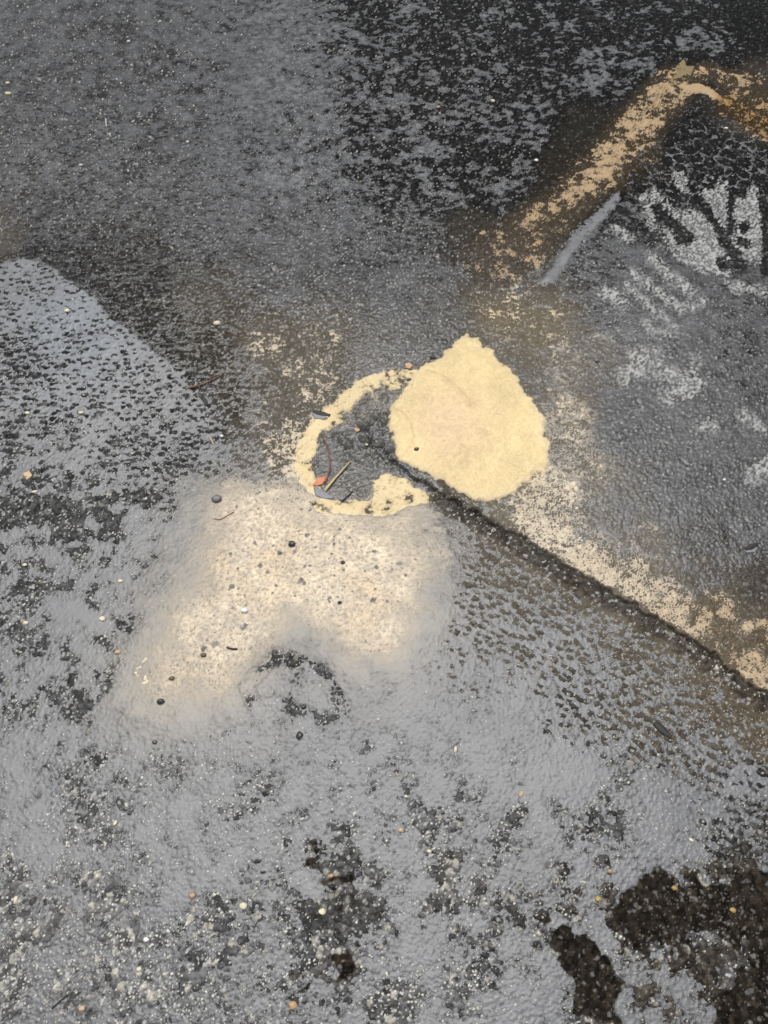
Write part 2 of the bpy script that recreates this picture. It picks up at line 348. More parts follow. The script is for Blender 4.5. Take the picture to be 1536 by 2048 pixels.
# long crack from the leak to the right edge, and the joint above the leak
crackA = dist_line([(735, 868), (770, 905), (815, 945), (870, 985), (930, 1018), (1000, 1060), (1060, 1090), (1100, 1118), (1170, 1160), (1250, 1205), (1330, 1255), (1390, 1290), (1450, 1335), (1540, 1395), (1800, 1560)])
crackB = dist_line([(1195, 338), (1240, 292), (1300, 222), (1345, 165), (1378, 122)])
crackC = dist_line([(1320, 108), (1362, 136)])
crackD = dist_line([(1068, 610), (1085, 650), (1112, 706)])
crackE = dist_line([(738, 868), (760, 830), (800, 790), (870, 720), (935, 640)])
CRA = sstep(4, .5, crackA); CRB = sstep(4, 0, crackB) + .9 * sstep(3.5, 0, crackC) + .5 * sstep(4, 0, crackD) + .5 * sstep(4, 0, crackE) * (fan < -2)
below = dist_line([(880, 1000), (940, 1035), (1000, 1075), (1100, 1138), (1170, 1180), (1250, 1222), (1330, 1272), (1390, 1310), (1450, 1352), (1540, 1415), (1800, 1585)])
LIP = sstep(26, 4, below)
paint(SAND, LIP, -1.3); paint(TONE, LIP, .05); paint(WAT, LIP * .7, .0); paint(MURK_SHEEN, LIP * .5, .5)
paint(SAND, sstep(20, 5, dist_line([(1090,1090),(1160,1130),(1220,1165)])), .35)

# ------------------------------------------------------------------ ground lattice
def axis(lo, hi, step, grow=1.085, n=92):
    inner = np.arange(lo, hi + step * .5, step)
    e = 0.003 * (grow ** np.arange(1, n + 1) - 1) / (grow - 1)
    return np.r_[np.full(n, lo), inner, np.full(n, hi)], np.r_[-e[::-1], np.zeros(len(inner)), e]
uu, eu = axis(-60, 1596, 2.0)
vv, ev = axis(-60, 2108, 2.0)
NU, NV = len(uu), len(vv)
GU, GV = np.meshgrid(uu, vv); EU, EV = np.meshgrid(eu, ev)
X, Y = ground(GU, GV)
X = X + EU; Y = Y - EV
fade = np.exp(-(np.hypot(EU, EV) / 1.2) ** 2).astype(np.float32)
U, V = survey(X, Y)

# wobble the outlines so that no edge is straight
wob = fbm(X, Y, .020, 50, 3); wob2 = fbm(X + 9, Y, .020, 60, 3)
wc = fbm(X, Y, .006, 40, 2)
mpx = F_PX / (Y * SP + CAM_H * CP)
UW = U + (wob * .0035 + wc * .0012) * mpx * 1.0
VW = V + (wob2 * .0035 + wc * .0012) * mpx * .7
S_ = lambda R: sample(R, UW, VW)
Wt, Mk, Sd, Tn, Br, Sc, Cm, Bl = [S_(R) for R in (WAT, MURK_SHEEN, SAND, TONE, BROWN, SCOL, COMMA, BLOT)]
Fr, Nt, Ho, Cs = S_(GLITTER), S_(NET), S_(HOL), S_(CLOUD)
Fan = sample(FAN, UW, VW)
isl = fbm(X + 3, Y, .055, 300, 4, .65)
Ho = Ho * (1 - sstep(.05, .30, isl) * (V > 1500) * (sample(hol, U, V) < 24))
Lp = S_(LIP)
D_ = lambda R: sample(R, U + wob * 3.4 + wc * 1.2, V + wob2 * 3.6 + wc * .8)
CrA = sstep(4.6, 1.2, D_(crackA))
CrB = np.maximum.reduce([sstep(3.6, .6, D_(crackB)), .9 * sstep(2.6, .4, D_(crackC)), .5 * sstep(2.6, .4, D_(crackD)), .5 * sstep(3, .6, D_(crackE)) * (Fan < -2)])

# ------------------------------------------------------------------ relief
A = 0.0024        # stone relief, metres
f1, f2, rid = worley(X + wc * .0012, Y + wob * .001, .0125, 100)
g1, g2, gid = worley(X + wc * .0006, Y, .0062, 110)
stone = np.clip((f2 - f1) * 2.2, 0, 1) * (.35 + .9 * rid) + .55 * np.clip((g2 - g1) * 2.0, 0, 1) * (.2 + gid) - .75
blot_ = fbm(X, Y, .06, 81, 4, .6)
# flow-combed beads; dark far-flank reflections shaped as crescents of bare road
ang = math.radians(-28)
ca, sa = math.cos(ang), math.sin(ang)
xr, yr = X * ca + Y * sa, -X * sa + Y * ca
def beads(xa, ya, cell, dy, seed):
    h1, _, hid = worley(xa * .84 + wob * .002, ya + wc * .0022, cell, seed)
    q1, _, qid = worley(xa * .84 + wob * .002, ya + wc * .0022 - dy, cell, seed)
    big = .35 + 1.0 * hid
    return np.clip(1 - h1 * 1.75, 0, 1) ** .8 * big * 2.7 - np.clip(1 - q1 * 1.7, 0, 1) * (.35 + qid) * 1.9
bl_, br_ = beads(X, Y, .0175, .0042, 120), beads(xr, yr, .0165, .0040, 124)
lr = sstep(500, 760, U)
comma = bl_ * (1 - lr) + br_ * lr + .04 + .22 * wc
p1, _, pid = worley(X, Y, .006, 126)
gd = .10 + .16 * sstep(1350, 1700, V) + .05 * sstep(900, 1000, V) * sstep(700, 300, U) - .085 * sstep(1000, 1100, U) * sstep(1400, 1200, V) - .06 * sstep(880, 500, V) * sstep(600, 500, U) - .04 * sstep(500, 400, V) * sstep(300, 600, U)
gd = gd * (.4 + 1.2 * sstep(-.5, .8, blot_))
chip = (pid > 1 - gd) * np.clip(1 - p1 * (2.2 + 3.6 * vnoise(X / .004, Y / .004, 129)), 0, 1)
p3, _, pid3 = worley(X, Y, .021, 128)
peb = (pid3 > .45) * np.clip(1.3 - p3 * (16 - 10.5 * pid3 + 3 * wob), 0, 1)
gran = fbm(X, Y, .0045, 70, 3)
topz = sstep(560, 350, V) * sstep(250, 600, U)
fine = np.clip((g2 - g1) * 2.2, 0, 1) * (.3 + 1.1 * gid) - .55
sandz = sstep(-1.3, -.5, Sd) * (1 - Cm)
H = stone * (1 - .45 * topz)
H = H * (1 - sandz) + fine * sandz
H = H * (1 - .7 * Ho)
H = H * (1 - Cm) + comma * Cm + .30 * gran
blot = fbm(X, Y, .085, 80, 5, .62)
blot2 = fbm(X, Y, .028, 90, 4, .62)
lowl = sstep(880, 960, V) * sstep(1480, 1380, V) * sstep(400, 300, U)
bott = sstep(1500, 1620, V)
tl = sstep(560, 480, V) * sstep(700, 500, U)
blot2 = blot2 * (1 - .5 * topz) + topz * .8 * fbm(X * .8, Y, .017, 95, 3, .6)
undul = Bl * (1 - .15 * topz) * ((.62 + .25 * lowl + .2 * bott) * blot * (1 - .35 * topz) + (.42 + .15 * bott + .25 * topz + .30 * lowl) * blot2) + .08 * blot2
wl_ = Wt + .22 * tl + undul - .40 * lowl * Bl - .12 * bott * Bl
net1, net2, nid = worley(X + wob * .004, Y + wob2 * .005, .050, 130)
net = np.clip(1 - (net2 - net1) * 4.5, 0, 1) * (.6 + .6 * sstep(-.5, .6, blot2))
wl_ = wl_ + (-1.6 - wl_) * Ho
Tn = Tn + (.05 - Tn) * (S_(HOL) - Ho); Br = Br + (.1 - Br) * (S_(HOL) - Ho)
wl_ = wl_ * (1 - Nt) + Nt * (-.9 + 1.6 * net)
sl = Sd + .3 * Cs + sstep(1.3, 1.7, Sc) * (Sd < 1.2) * (.30 * blot2 + .18 * blot) + ((.16 + .50 * S_(soft(rim, 14))) * blot2 + .10 * wob2) * (np.abs(Sd) < 1.2) + .12 * gran - .25 * Cs
large = (.010 * fbm(X, Y, .9, 140, 2)).astype(np.float32) * np.clip(fade + .3, 0, 1)
# gently different falls on each side of the joints
Z0 = large
px_m = 1 / mpx
H = H + .0
grit = chip * (1 - .75 * Cs) * sstep(1.3, .9, Sd)
Z0 = Z0 - A * fade * undul * (1 - sstep(-6, 4, Fan))
Zroad = Z0 + A * fade * np.where(grit > .05, np.maximum(H, wl_ + .1 + grit * .6), H) - .010 * CrA - .007 * np.clip(CrB, 0, 1) + .0060 * Lp
Zroad = Zroad + Fr * A * .25 * fbm(X, Y, .003, 150, 2)
Zroad = Zroad - A * .6 * Ho
pebm = peb * Cs
Zroad = np.where(pebm > .05, np.maximum(Zroad, Z0 + A * (.6 + 1.0 * pebm)), Zroad)

ssd = sample(FAN, U, V)
# thickness of the fan with soft ridges left by the pulsing water
R1 = sample(dist_line(cropped([(800,285),(860,300),(930,345),(990,400),(1030,450),(1045,490)], *C1)), U, V)
R2 = sample(dist_line(cropped([(610,475),(670,505),(715,565),(735,640),(710,700),(670,755)], *C1)), U, V)
R3 = sample(dist_line(cropped([(1180,780),(1280,820),(1360,870)], *C1)), U, V)
ridge = 1.8 * (.0022 * np.exp(-((R1 - 3) / 3.2) ** 2) - .0022 * np.exp(-((R1 + 0) / 2.2) ** 2)) + (.0016 * np.exp(-((R2 - 4) / 3) ** 2) - .0016 * np.exp(-(R2 / 2.2) ** 2)) - .0012 * np.exp(-(R3 / 1.8) ** 2)
Zsand = Z0 + A * np.clip(sl, -3, 1.35) + .0035 * sstep(-2, 60, Fan) + ridge * sstep(2, 14, Fan) + .00035 * gran - .012 * CrA - .006 * np.clip(CrB, 0, 1)
Zsand = Zsand + .0007 * fbm(X, Y, .05, 160, 4, .6) * sstep(0, 20, Fan)

dim_w = beads(X, Y, .009, .0022, 230)
rip = fbm(X, Y, .018, 170, 3)
lu, lv = ground(745, 865)
rl = np.hypot(X - lu, (Y - lv) * .9)
boil = np.exp(-(rl / .085) ** 2)
drape = np.clip(2.2 - np.abs(wl_ - H), .12, 1) * (1 - .6 * Cs)
Zwat = Z0 + A * wl_ + A * drape * (.24 * gran + .24 * stone * (1 - Cm)) + .00003 * rip + .0004 * fbm(X, Y, .006, 180, 2) * Cm * A * 300
Zwat = Zwat - .007 * np.clip(CrB, 0, 1) + A * Cs * (.14 * np.clip(dim_w, -1, 1) + .10 * gran)
boiln = fbm(X * 1.0, Y, .035, 190, 3)
Zwat = Zwat + boil * .0045 * (boiln * boiln * 1.6 - .2) - .012 * CrA * (1 - boil)

# meniscus: the film climbs a little on the stones it touches
near = np.exp(-((Zwat - Zroad) / (A * .22)) ** 2)
Zwat = Zwat + A * .10 * near

# ------------------------------------------------------------------ colour attributes
def rgb(r, g, b): return np.stack([np.broadcast_to(r, X.shape), np.broadcast_to(g, X.shape), np.broadcast_to(b, X.shape)], -1).astype(np.float32)
road = Tn[..., None] * rgb(1.0, 1.0, 1.02)
road = road * (.3 + 1.9 * (rid * (.5 + .5 * gid))[..., None] ** 1.5)
road = road * (1 - Br[..., None] * .0) * (1 + Br[..., None] * (rgb(1.25, .95, .62) - 1))
pale = (rid > .965 - .07 * sstep(1650, 1850, V)) & (gid > .25) & (Ho < .5)
tint = np.stack([.30 + .2 * gid, .29 + .18 * gid, .25 + .14 * gid], -1)
pm = (pale * np.clip((f2 - f1) * 4, 0, 1))[..., None] * np.clip(Tn / .07, .0, 1)[..., None]
road = road + (tint * .5 - road) * pm
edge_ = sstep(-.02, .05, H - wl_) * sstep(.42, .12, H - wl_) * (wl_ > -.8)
road = road * (1 - .75 * edge_[..., None])  # dark meniscus reflection along the waterline, painted into the road colour
road = road * (1 - .45 * topz[..., None])  # far end darker: reflection of dark surroundings painted into the colour
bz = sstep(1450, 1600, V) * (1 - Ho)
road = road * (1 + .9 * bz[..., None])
glint_fleck = ((gid > .93).astype(np.float32) * np.clip((g2 - g1) * 3, 0, 1))[..., None] * np.clip(Tn / .05, .25, 1)[..., None]
road = road + (.45 - road) * glint_fleck * .7  # pale flecks, with sun glints painted in as colour
gm = (grit > .12)[..., None] * np.where(Ho > .4, .25, 1)[..., None]
road = road + (np.stack([.42 + .3 * gid, .42 + .28 * gid, .40 + .2 * gid], -1) - road) * gm * (.4 + .6 * np.clip(Tn / .05, 0, 1))[..., None]
fr_n = sstep(-.6, .7, fbm(X, Y, .0055, 200, 3))
road = road + ((.10 + .28 * fr_n)[..., None] * rgb(1, 1.01, 1) - road) * (sstep(.8 - Fr, 1.15 - Fr, fr_n * .8 + .25 * sstep(-.5, .5, blot2)) * (Fr > .02))[..., None]
road = road + (rgb(.012, .011, .010) - road) * np.clip(CrA + CrB, 0, 1)[..., None]
rr = .16 + .3 * Ho + .15 * gid
spec = np.clip((.16 + .25 * gid - .15 * Ho + .2 * (grit > .1) + .2 * Fr - .15 * Cm) * (1 - .7 * topz), .03, 1)
rr = rr + Fr * .2

k = Sc[..., None]
c0, c1, c2 = np.array([.70, .55, .29]), np.array([.70, .60, .455]), np.array([.33, .205, .078])
scol = np.where(k < 1, c0 + (c1 - c0) * k, c1 + (c2 - c1) * np.clip(k - 1, 0, 1.2))
thick = sstep(-.1, .75, sl - H)
scol = scol * (.52 + .48 * thick)[..., None]
stain = sstep(-1.6, .0, Sd) * (.42 + .28 * sstep(900, 1000, U) * sstep(560, 640, V)) * (.6 + .4 * vnoise(X / .003, Y / .003, 222)) * (1 - .8 * np.clip(CrA + CrB, 0, 1))
road = road + (scol * .55 - road) * stain[..., None]
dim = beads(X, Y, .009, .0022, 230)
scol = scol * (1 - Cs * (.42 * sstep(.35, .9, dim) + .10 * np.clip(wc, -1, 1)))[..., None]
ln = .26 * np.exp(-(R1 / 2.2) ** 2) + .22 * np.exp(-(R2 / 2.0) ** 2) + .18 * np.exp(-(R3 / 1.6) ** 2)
scol = scol * (1 - ln * sstep(2, 14, Fan))[..., None]  # shading of the ridge grooves painted into the sand colour
lX, lY = ground(745, 865)
sgn = fbm(X, Y, .10, 210, 4)
pa = np.arctan2(Y - lY, X - lX); pr = np.hypot(X - lX, Y - lY)
fan_flow = fbm(pa * .10 + .05 * sgn, pr * .25, .010, 240, 4, .6) * np.clip(pr / .08, 0, 1)
scol = scol * (1 + .055 * (fan_flow * (Fan > 0))[..., None])
scol = scol * (1 - .10 * sstep(14, 0, Fan) * (Fan > -2))[..., None]
scol = scol * (1 + .045 * sgn[..., None] + .05 * gran[..., None])
midp = np.exp(-(np.hypot(U - 900, V - 850) / 75) ** 2)
scol = scol * (1 + midp[..., None] * (np.array([.97, .90, 1.05]) - 1) * .8)
pink = np.clip(fbm(X, Y, .12, 215, 3) * .6, 0, 1) * Cs
scol = scol * (1 + pink[..., None] * (np.array([1.0, .93, .82]) - 1))

mcol = rgb(.182, .187, .196)  # grey of the reflected sky, put in as diffuse colour
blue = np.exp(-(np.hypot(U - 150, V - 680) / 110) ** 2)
cl_ = sample(cloud, UW, VW)
hz = np.exp(np.minimum(cl_ + 20, 0) / 60.0)[..., None] * .85 * sstep(900, 1000, V)[..., None]
mcol = mcol * (1 - hz) + rgb(.37, .33, .265) * hz
mcol = mcol * (1 + .16 * sstep(420, 150, U) * sstep(1000, 800, V) * sstep(450, 520, V))[..., None] * (rgb(1, 1, 1) + blue[..., None] * np.array([-.06, 0, .06]))  # left puddle's brighter, bluish sky reflection painted into the film colour
mcol = mcol * (1 + .12 * blot[..., None] * .4)
depth = wl_ - H
Mk = Mk * (.38 + .62 * (1 - np.exp(-np.maximum(depth, 0) / (.20 + .25 * topz - .08 * Cm * sstep(700, 400, U)))) * (1 + .0 * Cs)) * (1 - Cs) + Mk * Cs
murk_sheen = np.clip(Mk * (1.06 + topz * (.55 + .55 * fbm(X, Y, .012, 97, 3)) + .25 * tl * wob) * (1 - .15 * (1 - topz) * sstep(700, 400, V)) + .10 * blot2 , .04, .97)

# ------------------------------------------------------------------ meshes
def grid_mesh(name, Z, keep, attrs):
    ids = np.arange(NU * NV).reshape(NV, NU)
    a = ids[:-1, :-1]; b = ids[:-1, 1:]; c = ids[1:, 1:]; d = ids[1:, :-1]
    q = np.stack([d, c, b, a], -1).reshape(-1, 4)
    if keep is not None:
        kf = keep.reshape(-1)[q].any(1)
        q = q[kf]
    used = np.zeros(NU * NV, bool); used[q] = True
    remap = np.cumsum(used) - 1
    q = remap[q]
    co = np.stack([X, Y, Z], -1).reshape(-1, 3)[used].astype(np.float32)
    me = bpy.data.meshes.new(name)
    me.vertices.add(len(co)); me.vertices.foreach_set("co", co.ravel())
    me.loops.add(q.size); me.loops.foreach_set("vertex_index", q.ravel().astype(np.int32))
    me.polygons.add(len(q)); me.polygons.foreach_set("loop_start", np.arange(0, q.size, 4, dtype=np.int32))
    me.update(calc_edges=True)
    me.polygons.foreach_set("use_smooth", np.ones(len(q), bool))
    for an, arr in attrs.items():
        if arr.ndim == 3:
            at = me.attributes.new(an, 'FLOAT_COLOR', 'POINT')
            v4 = np.concatenate([np.clip(arr, 0, 1), np.ones(arr.shape[:2] + (1,))], -1).reshape(-1, 4)[used].astype(np.float32)
            at.data.foreach_set("color", v4.ravel())
        else:
            at = me.attributes.new(an, 'FLOAT', 'POINT')
            at.data.foreach_set("value", arr.reshape(-1)[used].astype(np.float32))
    o = bpy.data.objects.new(name, me)
    scene.collection.objects.link(o)
    return o

def mat(name):
    m = bpy.data.materials.new(name); m.use_nodes = True
    return m, m.node_tree.nodes, m.node_tree.links, m.node_tree.nodes["Principled BSDF"]

def node(nt, kind, **kw):
    n = nt.new(kind)
    for a, b in kw.items():
        if a in n.inputs.keys(): n.inputs[a].default_value = b
        else: setattr(n, a, b)
    return n

def flecks(nt, lk, scale, thr):
    """tiny mineral flecks, also painted sun glints on the road: returns a 0/1 socket"""
    tc = node(nt, "ShaderNodeTexCoord")
    vo = node(nt, "ShaderNodeTexVoronoi", Scale=scale)
    lk.new(tc.outputs["Object"], vo.inputs["Vector"])
    sep = node(nt, "ShaderNodeSeparateColor"); lk.new(vo.outputs["Color"], sep.inputs[0])
    gt = node(nt, "ShaderNodeMath", operation='GREATER_THAN'); gt.inputs[1].default_value = thr
    lk.new(sep.outputs[0], gt.inputs[0])
    lt = node(nt, "ShaderNodeMath", operation='LESS_THAN'); lt.inputs[1].default_value = .34
    lk.new(vo.outputs["Distance"], lt.inputs[0])
    mu = node(nt, "ShaderNodeMath", operation='MULTIPLY')
    lk.new(gt.outputs[0], mu.inputs[0]); lk.new(lt.outputs[0], mu.inputs[1])
    return mu.outputs[0], tc

# asphalt
m_road, nt, lk, pb = mat("wet_asphalt")
at = node(nt, "ShaderNodeAttribute", attribute_name="base")
fl, tc = flecks(nt, lk, 330, .945)
mx = node(nt, "ShaderNodeMix", data_type='RGBA')
lk.new(at.outputs["Color"], mx.inputs[6]); mx.inputs[7].default_value = (.55, .55, .50, 1)
fa = node(nt, "ShaderNodeAttribute", attribute_name="fleck")
fm = node(nt, "ShaderNodeMath", operation='MULTIPLY'); lk.new(fl, fm.inputs[0]); lk.new(fa.outputs["Fac"], fm.inputs[1])
lk.new(fm.outputs[0], mx.inputs[0])
lk.new(mx.outputs[2], pb.inputs["Base Color"])
ra = node(nt, "ShaderNodeAttribute", attribute_name="rough"); lk.new(ra.outputs["Fac"], pb.inputs["Roughness"])
pb.inputs["IOR"].default_value = 1.4
sa_ = node(nt, "ShaderNodeAttribute", attribute_name="spec"); lk.new(sa_.outputs["Fac"], pb.inputs["Specular IOR Level"])
nz = node(nt, "ShaderNodeTexNoise", Scale=420.0, Detail=4.0, Roughness=.65); lk.new(tc.outputs["Object"], nz.inputs["Vector"])
bp = node(nt, "ShaderNodeBump", Strength=.8, Distance=.0012); lk.new(nz.outputs["Fac"], bp.inputs["Height"]); lk.new(bp.outputs[0], pb.inputs["Normal"])

# sand
m_sand, nt, lk, pb = mat("wet_sand")
at = node(nt, "ShaderNodeAttribute", attribute_name="base")
tc = node(nt, "ShaderNodeTexCoord")
n1 = node(nt, "ShaderNodeTexNoise", Scale=900.0, Detail=3.0, Roughness=.7); lk.new(tc.outputs["Object"], n1.inputs["Vector"])
mr = node(nt, "ShaderNodeMapRange"); mr.inputs[1].default_value = .3; mr.inputs[2].default_value = .7; mr.inputs[3].default_value = .62; mr.inputs[4].default_value = 1.28
lk.new(n1.outputs["Fac"], mr.inputs[0])
vm = node(nt, "ShaderNodeVectorMath", operation='SCALE'); lk.new(at.outputs["Color"], vm.inputs[0]); lk.new(mr.outputs[0], vm.inputs["Scale"])
fl, tc2 = flecks(nt, lk, 420, .975)
mx = node(nt, "ShaderNodeMix", data_type='RGBA'); lk.new(fl, mx.inputs[0]); lk.new(vm.outputs[0], mx.inputs[6]); mx.inputs[7].default_value = (.12, .085, .05, 1)
lk.new(mx.outputs[2], pb.inputs["Base Color"])
pb.inputs["Roughness"].default_value = .6
bp = node(nt, "ShaderNodeBump", Strength=.5, Distance=.0008); lk.new(n1.outputs["Fac"], bp.inputs["Height"]); lk.new(bp.outputs[0], pb.inputs["Normal"])

# water film: its grey diffuse part is painted sky reflection, plus silt
m_wat, nt, lk, pb = mat("silt_sheen_water")
nt.remove(pb)
out = nt["Material Output"]
tc = node(nt, "ShaderNodeTexCoord")
ca_ = node(nt, "ShaderNodeAttribute", attribute_name="base"); ma = node(nt, "ShaderNodeAttribute", attribute_name="murk_sheen")
df = node(nt, "ShaderNodeBsdfDiffuse"); lk.new(ca_.outputs["Color"], df.inputs[0])
tr = node(nt, "ShaderNodeBsdfTransparent")
m1 = node(nt, "ShaderNodeMixShader"); lk.new(ma.outputs["Fac"], m1.inputs[0]); lk.new(tr.outputs[0], m1.inputs[1]); lk.new(df.outputs[0], m1.inputs[2])
nz = node(nt, "ShaderNodeTexNoise", Scale=210.0, Detail=5.0, Roughness=.6); lk.new(tc.outputs["Object"], nz.inputs["Vector"])
bp = node(nt, "ShaderNodeBump", Strength=.8, Distance=.0013); lk.new(nz.outputs["Fac"], bp.inputs["Height"])
gl = node(nt, "ShaderNodeBsdfGlossy", Roughness=.04); lk.new(bp.outputs[0], gl.inputs["Normal"])
fr = node(nt, "ShaderNodeFresnel", IOR=1.48); lk.new(bp.outputs[0], fr.inputs["Normal"])
m2 = node(nt, "ShaderNodeMixShader"); lk.new(fr.outputs[0], m2.inputs[0]); lk.new(m1.outputs[0], m2.inputs[1]); lk.new(gl.outputs[0], m2.inputs[2])
lk.new(m2.outputs[0], out.inputs[0])

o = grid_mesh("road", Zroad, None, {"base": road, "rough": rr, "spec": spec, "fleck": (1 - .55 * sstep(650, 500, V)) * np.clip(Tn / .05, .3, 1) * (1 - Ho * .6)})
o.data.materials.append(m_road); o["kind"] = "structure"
ks = (Zsand > Zroad - A * .3) & (fade > .5) & (sl > -1.6)
o = grid_mesh("sand", Zsand, ks, {"base": scol})
o.data.materials.append(m_sand); o["kind"] = "stuff"; o["label"] = "golden and buff sand washed out over the wet asphalt"; o["category"] = "sand"
kw = (Zwat > np.maximum(Zroad, np.where(ks, Zsand, -1)) - A * .3) & (fade > .02) & (wl_ > -1.2)
o = grid_mesh("water", Zwat, kw, {"base": mcol, "murk_sheen": murk_sheen})
o.data.materials.append(m_wat); o["kind"] = "structure"

# ------------------------------------------------------------------ things lying on the ground
import bmesh
inner0 = 92
ztop = np.maximum(Zroad, np.maximum(np.where(ks, Zsand, -9), np.where(kw, Zwat, -9)))
def zat(u, v):
    j = int(round((u + 60) / 2)) + inner0; i = int(round((v + 60) / 2)) + inner0
    i = min(max(i, 1), NV - 2); j = min(max(j, 1), NU - 2)
    return float(np.median(ztop[i - 1:i + 2, j - 1:j + 2]))

def simple(name, c, rough=.35, spec=.4, vary=.35, scale=500):
    m, nt, lk, pb = mat(name)
    tc = node(nt, "ShaderNodeTexCoord"); n = node(nt, "ShaderNodeTexNoise", Scale=float(scale), Detail=4.0, Roughness=.6)
    lk.new(tc.outputs["Object"], n.inputs["Vector"])
    cr = node(nt, "ShaderNodeMix", data_type='RGBA'); lk.new(n.outputs["Fac"], cr.inputs[0])
    cr.inputs[6].default_value = (c[0] * (1 - vary), c[1] * (1 - vary), c[2] * (1 - vary), 1)
    cr.inputs[7].default_value = (min(1, c[0] * (1 + vary)), min(1, c[1] * (1 + vary)), min(1, c[2] * (1 + vary)), 1)
    lk.new(cr.outputs[2], pb.inputs["Base Color"]); pb.inputs["Roughness"].default_value = rough; pb.inputs["Specular IOR Level"].default_value = spec
    bp = node(nt, "ShaderNodeBump", Strength=.5, Distance=.0006); lk.new(n.outputs["Fac"], bp.inputs["Height"]); lk.new(bp.outputs[0], pb.inputs["Normal"])
    return m
M = dict(cream=simple("cream_stone", (.66, .62, .44)), white=simple("white_stone", (.80, .80, .76)), tan=simple("tan_stone", (.52, .38, .22)),
         orange=simple("orange_stone", (.46, .30, .17)), amber=simple("amber_stone", (.36, .24, .08)), dark=simple("dark_stone", (.035, .033, .03), .2, .6),
         grey=simple("grey_stone", (.14, .14, .145), .25), leaf=simple("orange_leaf", (.55, .20, .09), .4, .4, .5), stem=simple("brown_stem", (.20, .075, .04), .4),
         straw=simple("straw", (.50, .38, .18), .5), bark=simple("dark_bark", (.03, .028, .027), .5, .3, .6, 250), greywood=simple("grey_wood", (.20, .21, .23), .4, .4, .4),
         card=simple("buff_card", (.20, .155, .075), .6, .3, .25, 200), hollow=simple("brown_stone", (.12, .09, .05), .3))

def finish(name, bm, m, label, cat, loc, group=None):
    for f in bm.faces: f.smooth = True
    me = bpy.data.meshes.new(name); bm.to_mesh(me); bm.free()
    me.materials.append(m)
    o = bpy.data.objects.new(name, me); scene.collection.objects.link(o)
    o.location = loc
    o["label"] = label; o["category"] = cat
    if group: o["group"] = group
    return o

def mm(u, v):
    """metres per map unit across the view at this spot"""
    x0, y0 = ground(u, v); return (y0 * SP + CAM_H * CP) / F_PX

def pebble(u, v, w, m, label, asp=.75, rot=0, seed=None, sink=.25, group=None):
    rnd = random.Random(int(u * 7 + v * 13)); k = mm(u, v) * w / 2
    bm = bmesh.new(); bmesh.ops.create_icosphere(bm, subdivisions=3, radius=1)
    planes = []
    for i in range(9):
        a, b = rnd.uniform(0, 6.28), rnd.uniform(-1, 1); c_ = math.sqrt(1 - b * b)
        planes.append((c_ * math.cos(a), c_ * math.sin(a), b, rnd.uniform(.68, .92)))
    for vt in bm.verts:
        n = vt.co.copy(); r_ = 1.0
        for (a, b, c_, d) in planes:
            t = n.x * a + n.y * b + n.z * c_
            if t > 0: r_ = min(r_, d / t + .02)
        r_ *= 1 + .04 * math.sin(5 * n.x + 3 * n.y * 4 + u)
        x, y, z = n.x * r_, n.y * r_ * asp, n.z * r_ * .55
        c2, s2 = math.cos(rot), math.sin(rot)
        vt.co = ((x * c2 - y * s2) * k, (x * s2 + y * c2) * k, z * k)
    x0, y0 = ground(u, v)
    return finish("pebble", bm, M[m], label, "pebble", (float(x0), float(y0), zat(u, v) + k * .55 * (1 - 2 * sink)), group)

def tube(pts, radii, seg=8, flat=1.0):
    """bmesh tube through points (metres)"""
    bm = bmesh.new(); rings = []
    P = [np.array(p, float) for p in pts]
    for i, p in enumerate(P):
        t = P[min(i + 1, len(P) - 1)] - P[max(i - 1, 0)]; t /= np.linalg.norm(t) + 1e-12
        s_ = np.cross(t, (0, 0, 1.0)); s_ /= np.linalg.norm(s_) + 1e-12; up = np.cross(s_, t)
        rings.append([bm.verts.new(p + radii[i] * (math.cos(2 * math.pi * k / seg) * s_ + flat * math.sin(2 * math.pi * k / seg) * up)) for k in range(seg)])
    for a, b in zip(rings[:-1], rings[1:]):
        for k in range(seg): bm.faces.new((a[k], a[(k + 1) % seg], b[(k + 1) % seg], b[k]))
    bm.faces.new(rings[0][::-1]); bm.faces.new(rings[-1])
    return bm

def spline(pts, n=24):
    P = [np.array(p, float) for p in pts]; out = []
    P = [2 * P[0] - P[1]] + P + [2 * P[-1] - P[-2]]
    for i in range(1, len(P) - 2):
        for t in np.linspace(0, 1, n // (len(P) - 3) + 1)[(0 if i == 1 else 1):]:
            out.append(.5 * ((2 * P[i]) + (P[i + 1] - P[i - 1]) * t + (2 * P[i - 1] - 5 * P[i] + 4 * P[i + 1] - P[i + 2]) * t * t + (3 * P[i] - P[i - 1] - 3 * P[i + 1] + P[i + 2]) * t ** 3))
    return out

def stick(name, line, w0, w1, m, label, cat, lift=0.0005, flat=1.0, group=None, arch=0.0):
    """tapered stick along survey points; w in map units"""
    pl = spline(line, 20); k = mm(*line[0]); n = len(pl)
    c0_ = ground(*pl[0]); zz = max(zat(*p) for p in pl)
    pts = []
    for i, p in enumerate(pl):
        x0, y0 = ground(*p); t = i / (n - 1)
        pts.append((float(x0 - c0_[0]), float(y0 - c0_[1]), lift + arch * math.sin(math.pi * t) + .0003 * math.sin(i * 1.3)))
    rad = [k * .5 * (w0 + (w1 - w0) * i / (n - 1)) * (1 + .12 * math.sin(i * 2.1)) for i in range(n)]
    return finish(name, tube(pts, rad, 8, flat), M[m], label, cat, (float(c0_[0]), float(c0_[1]), zz), group)

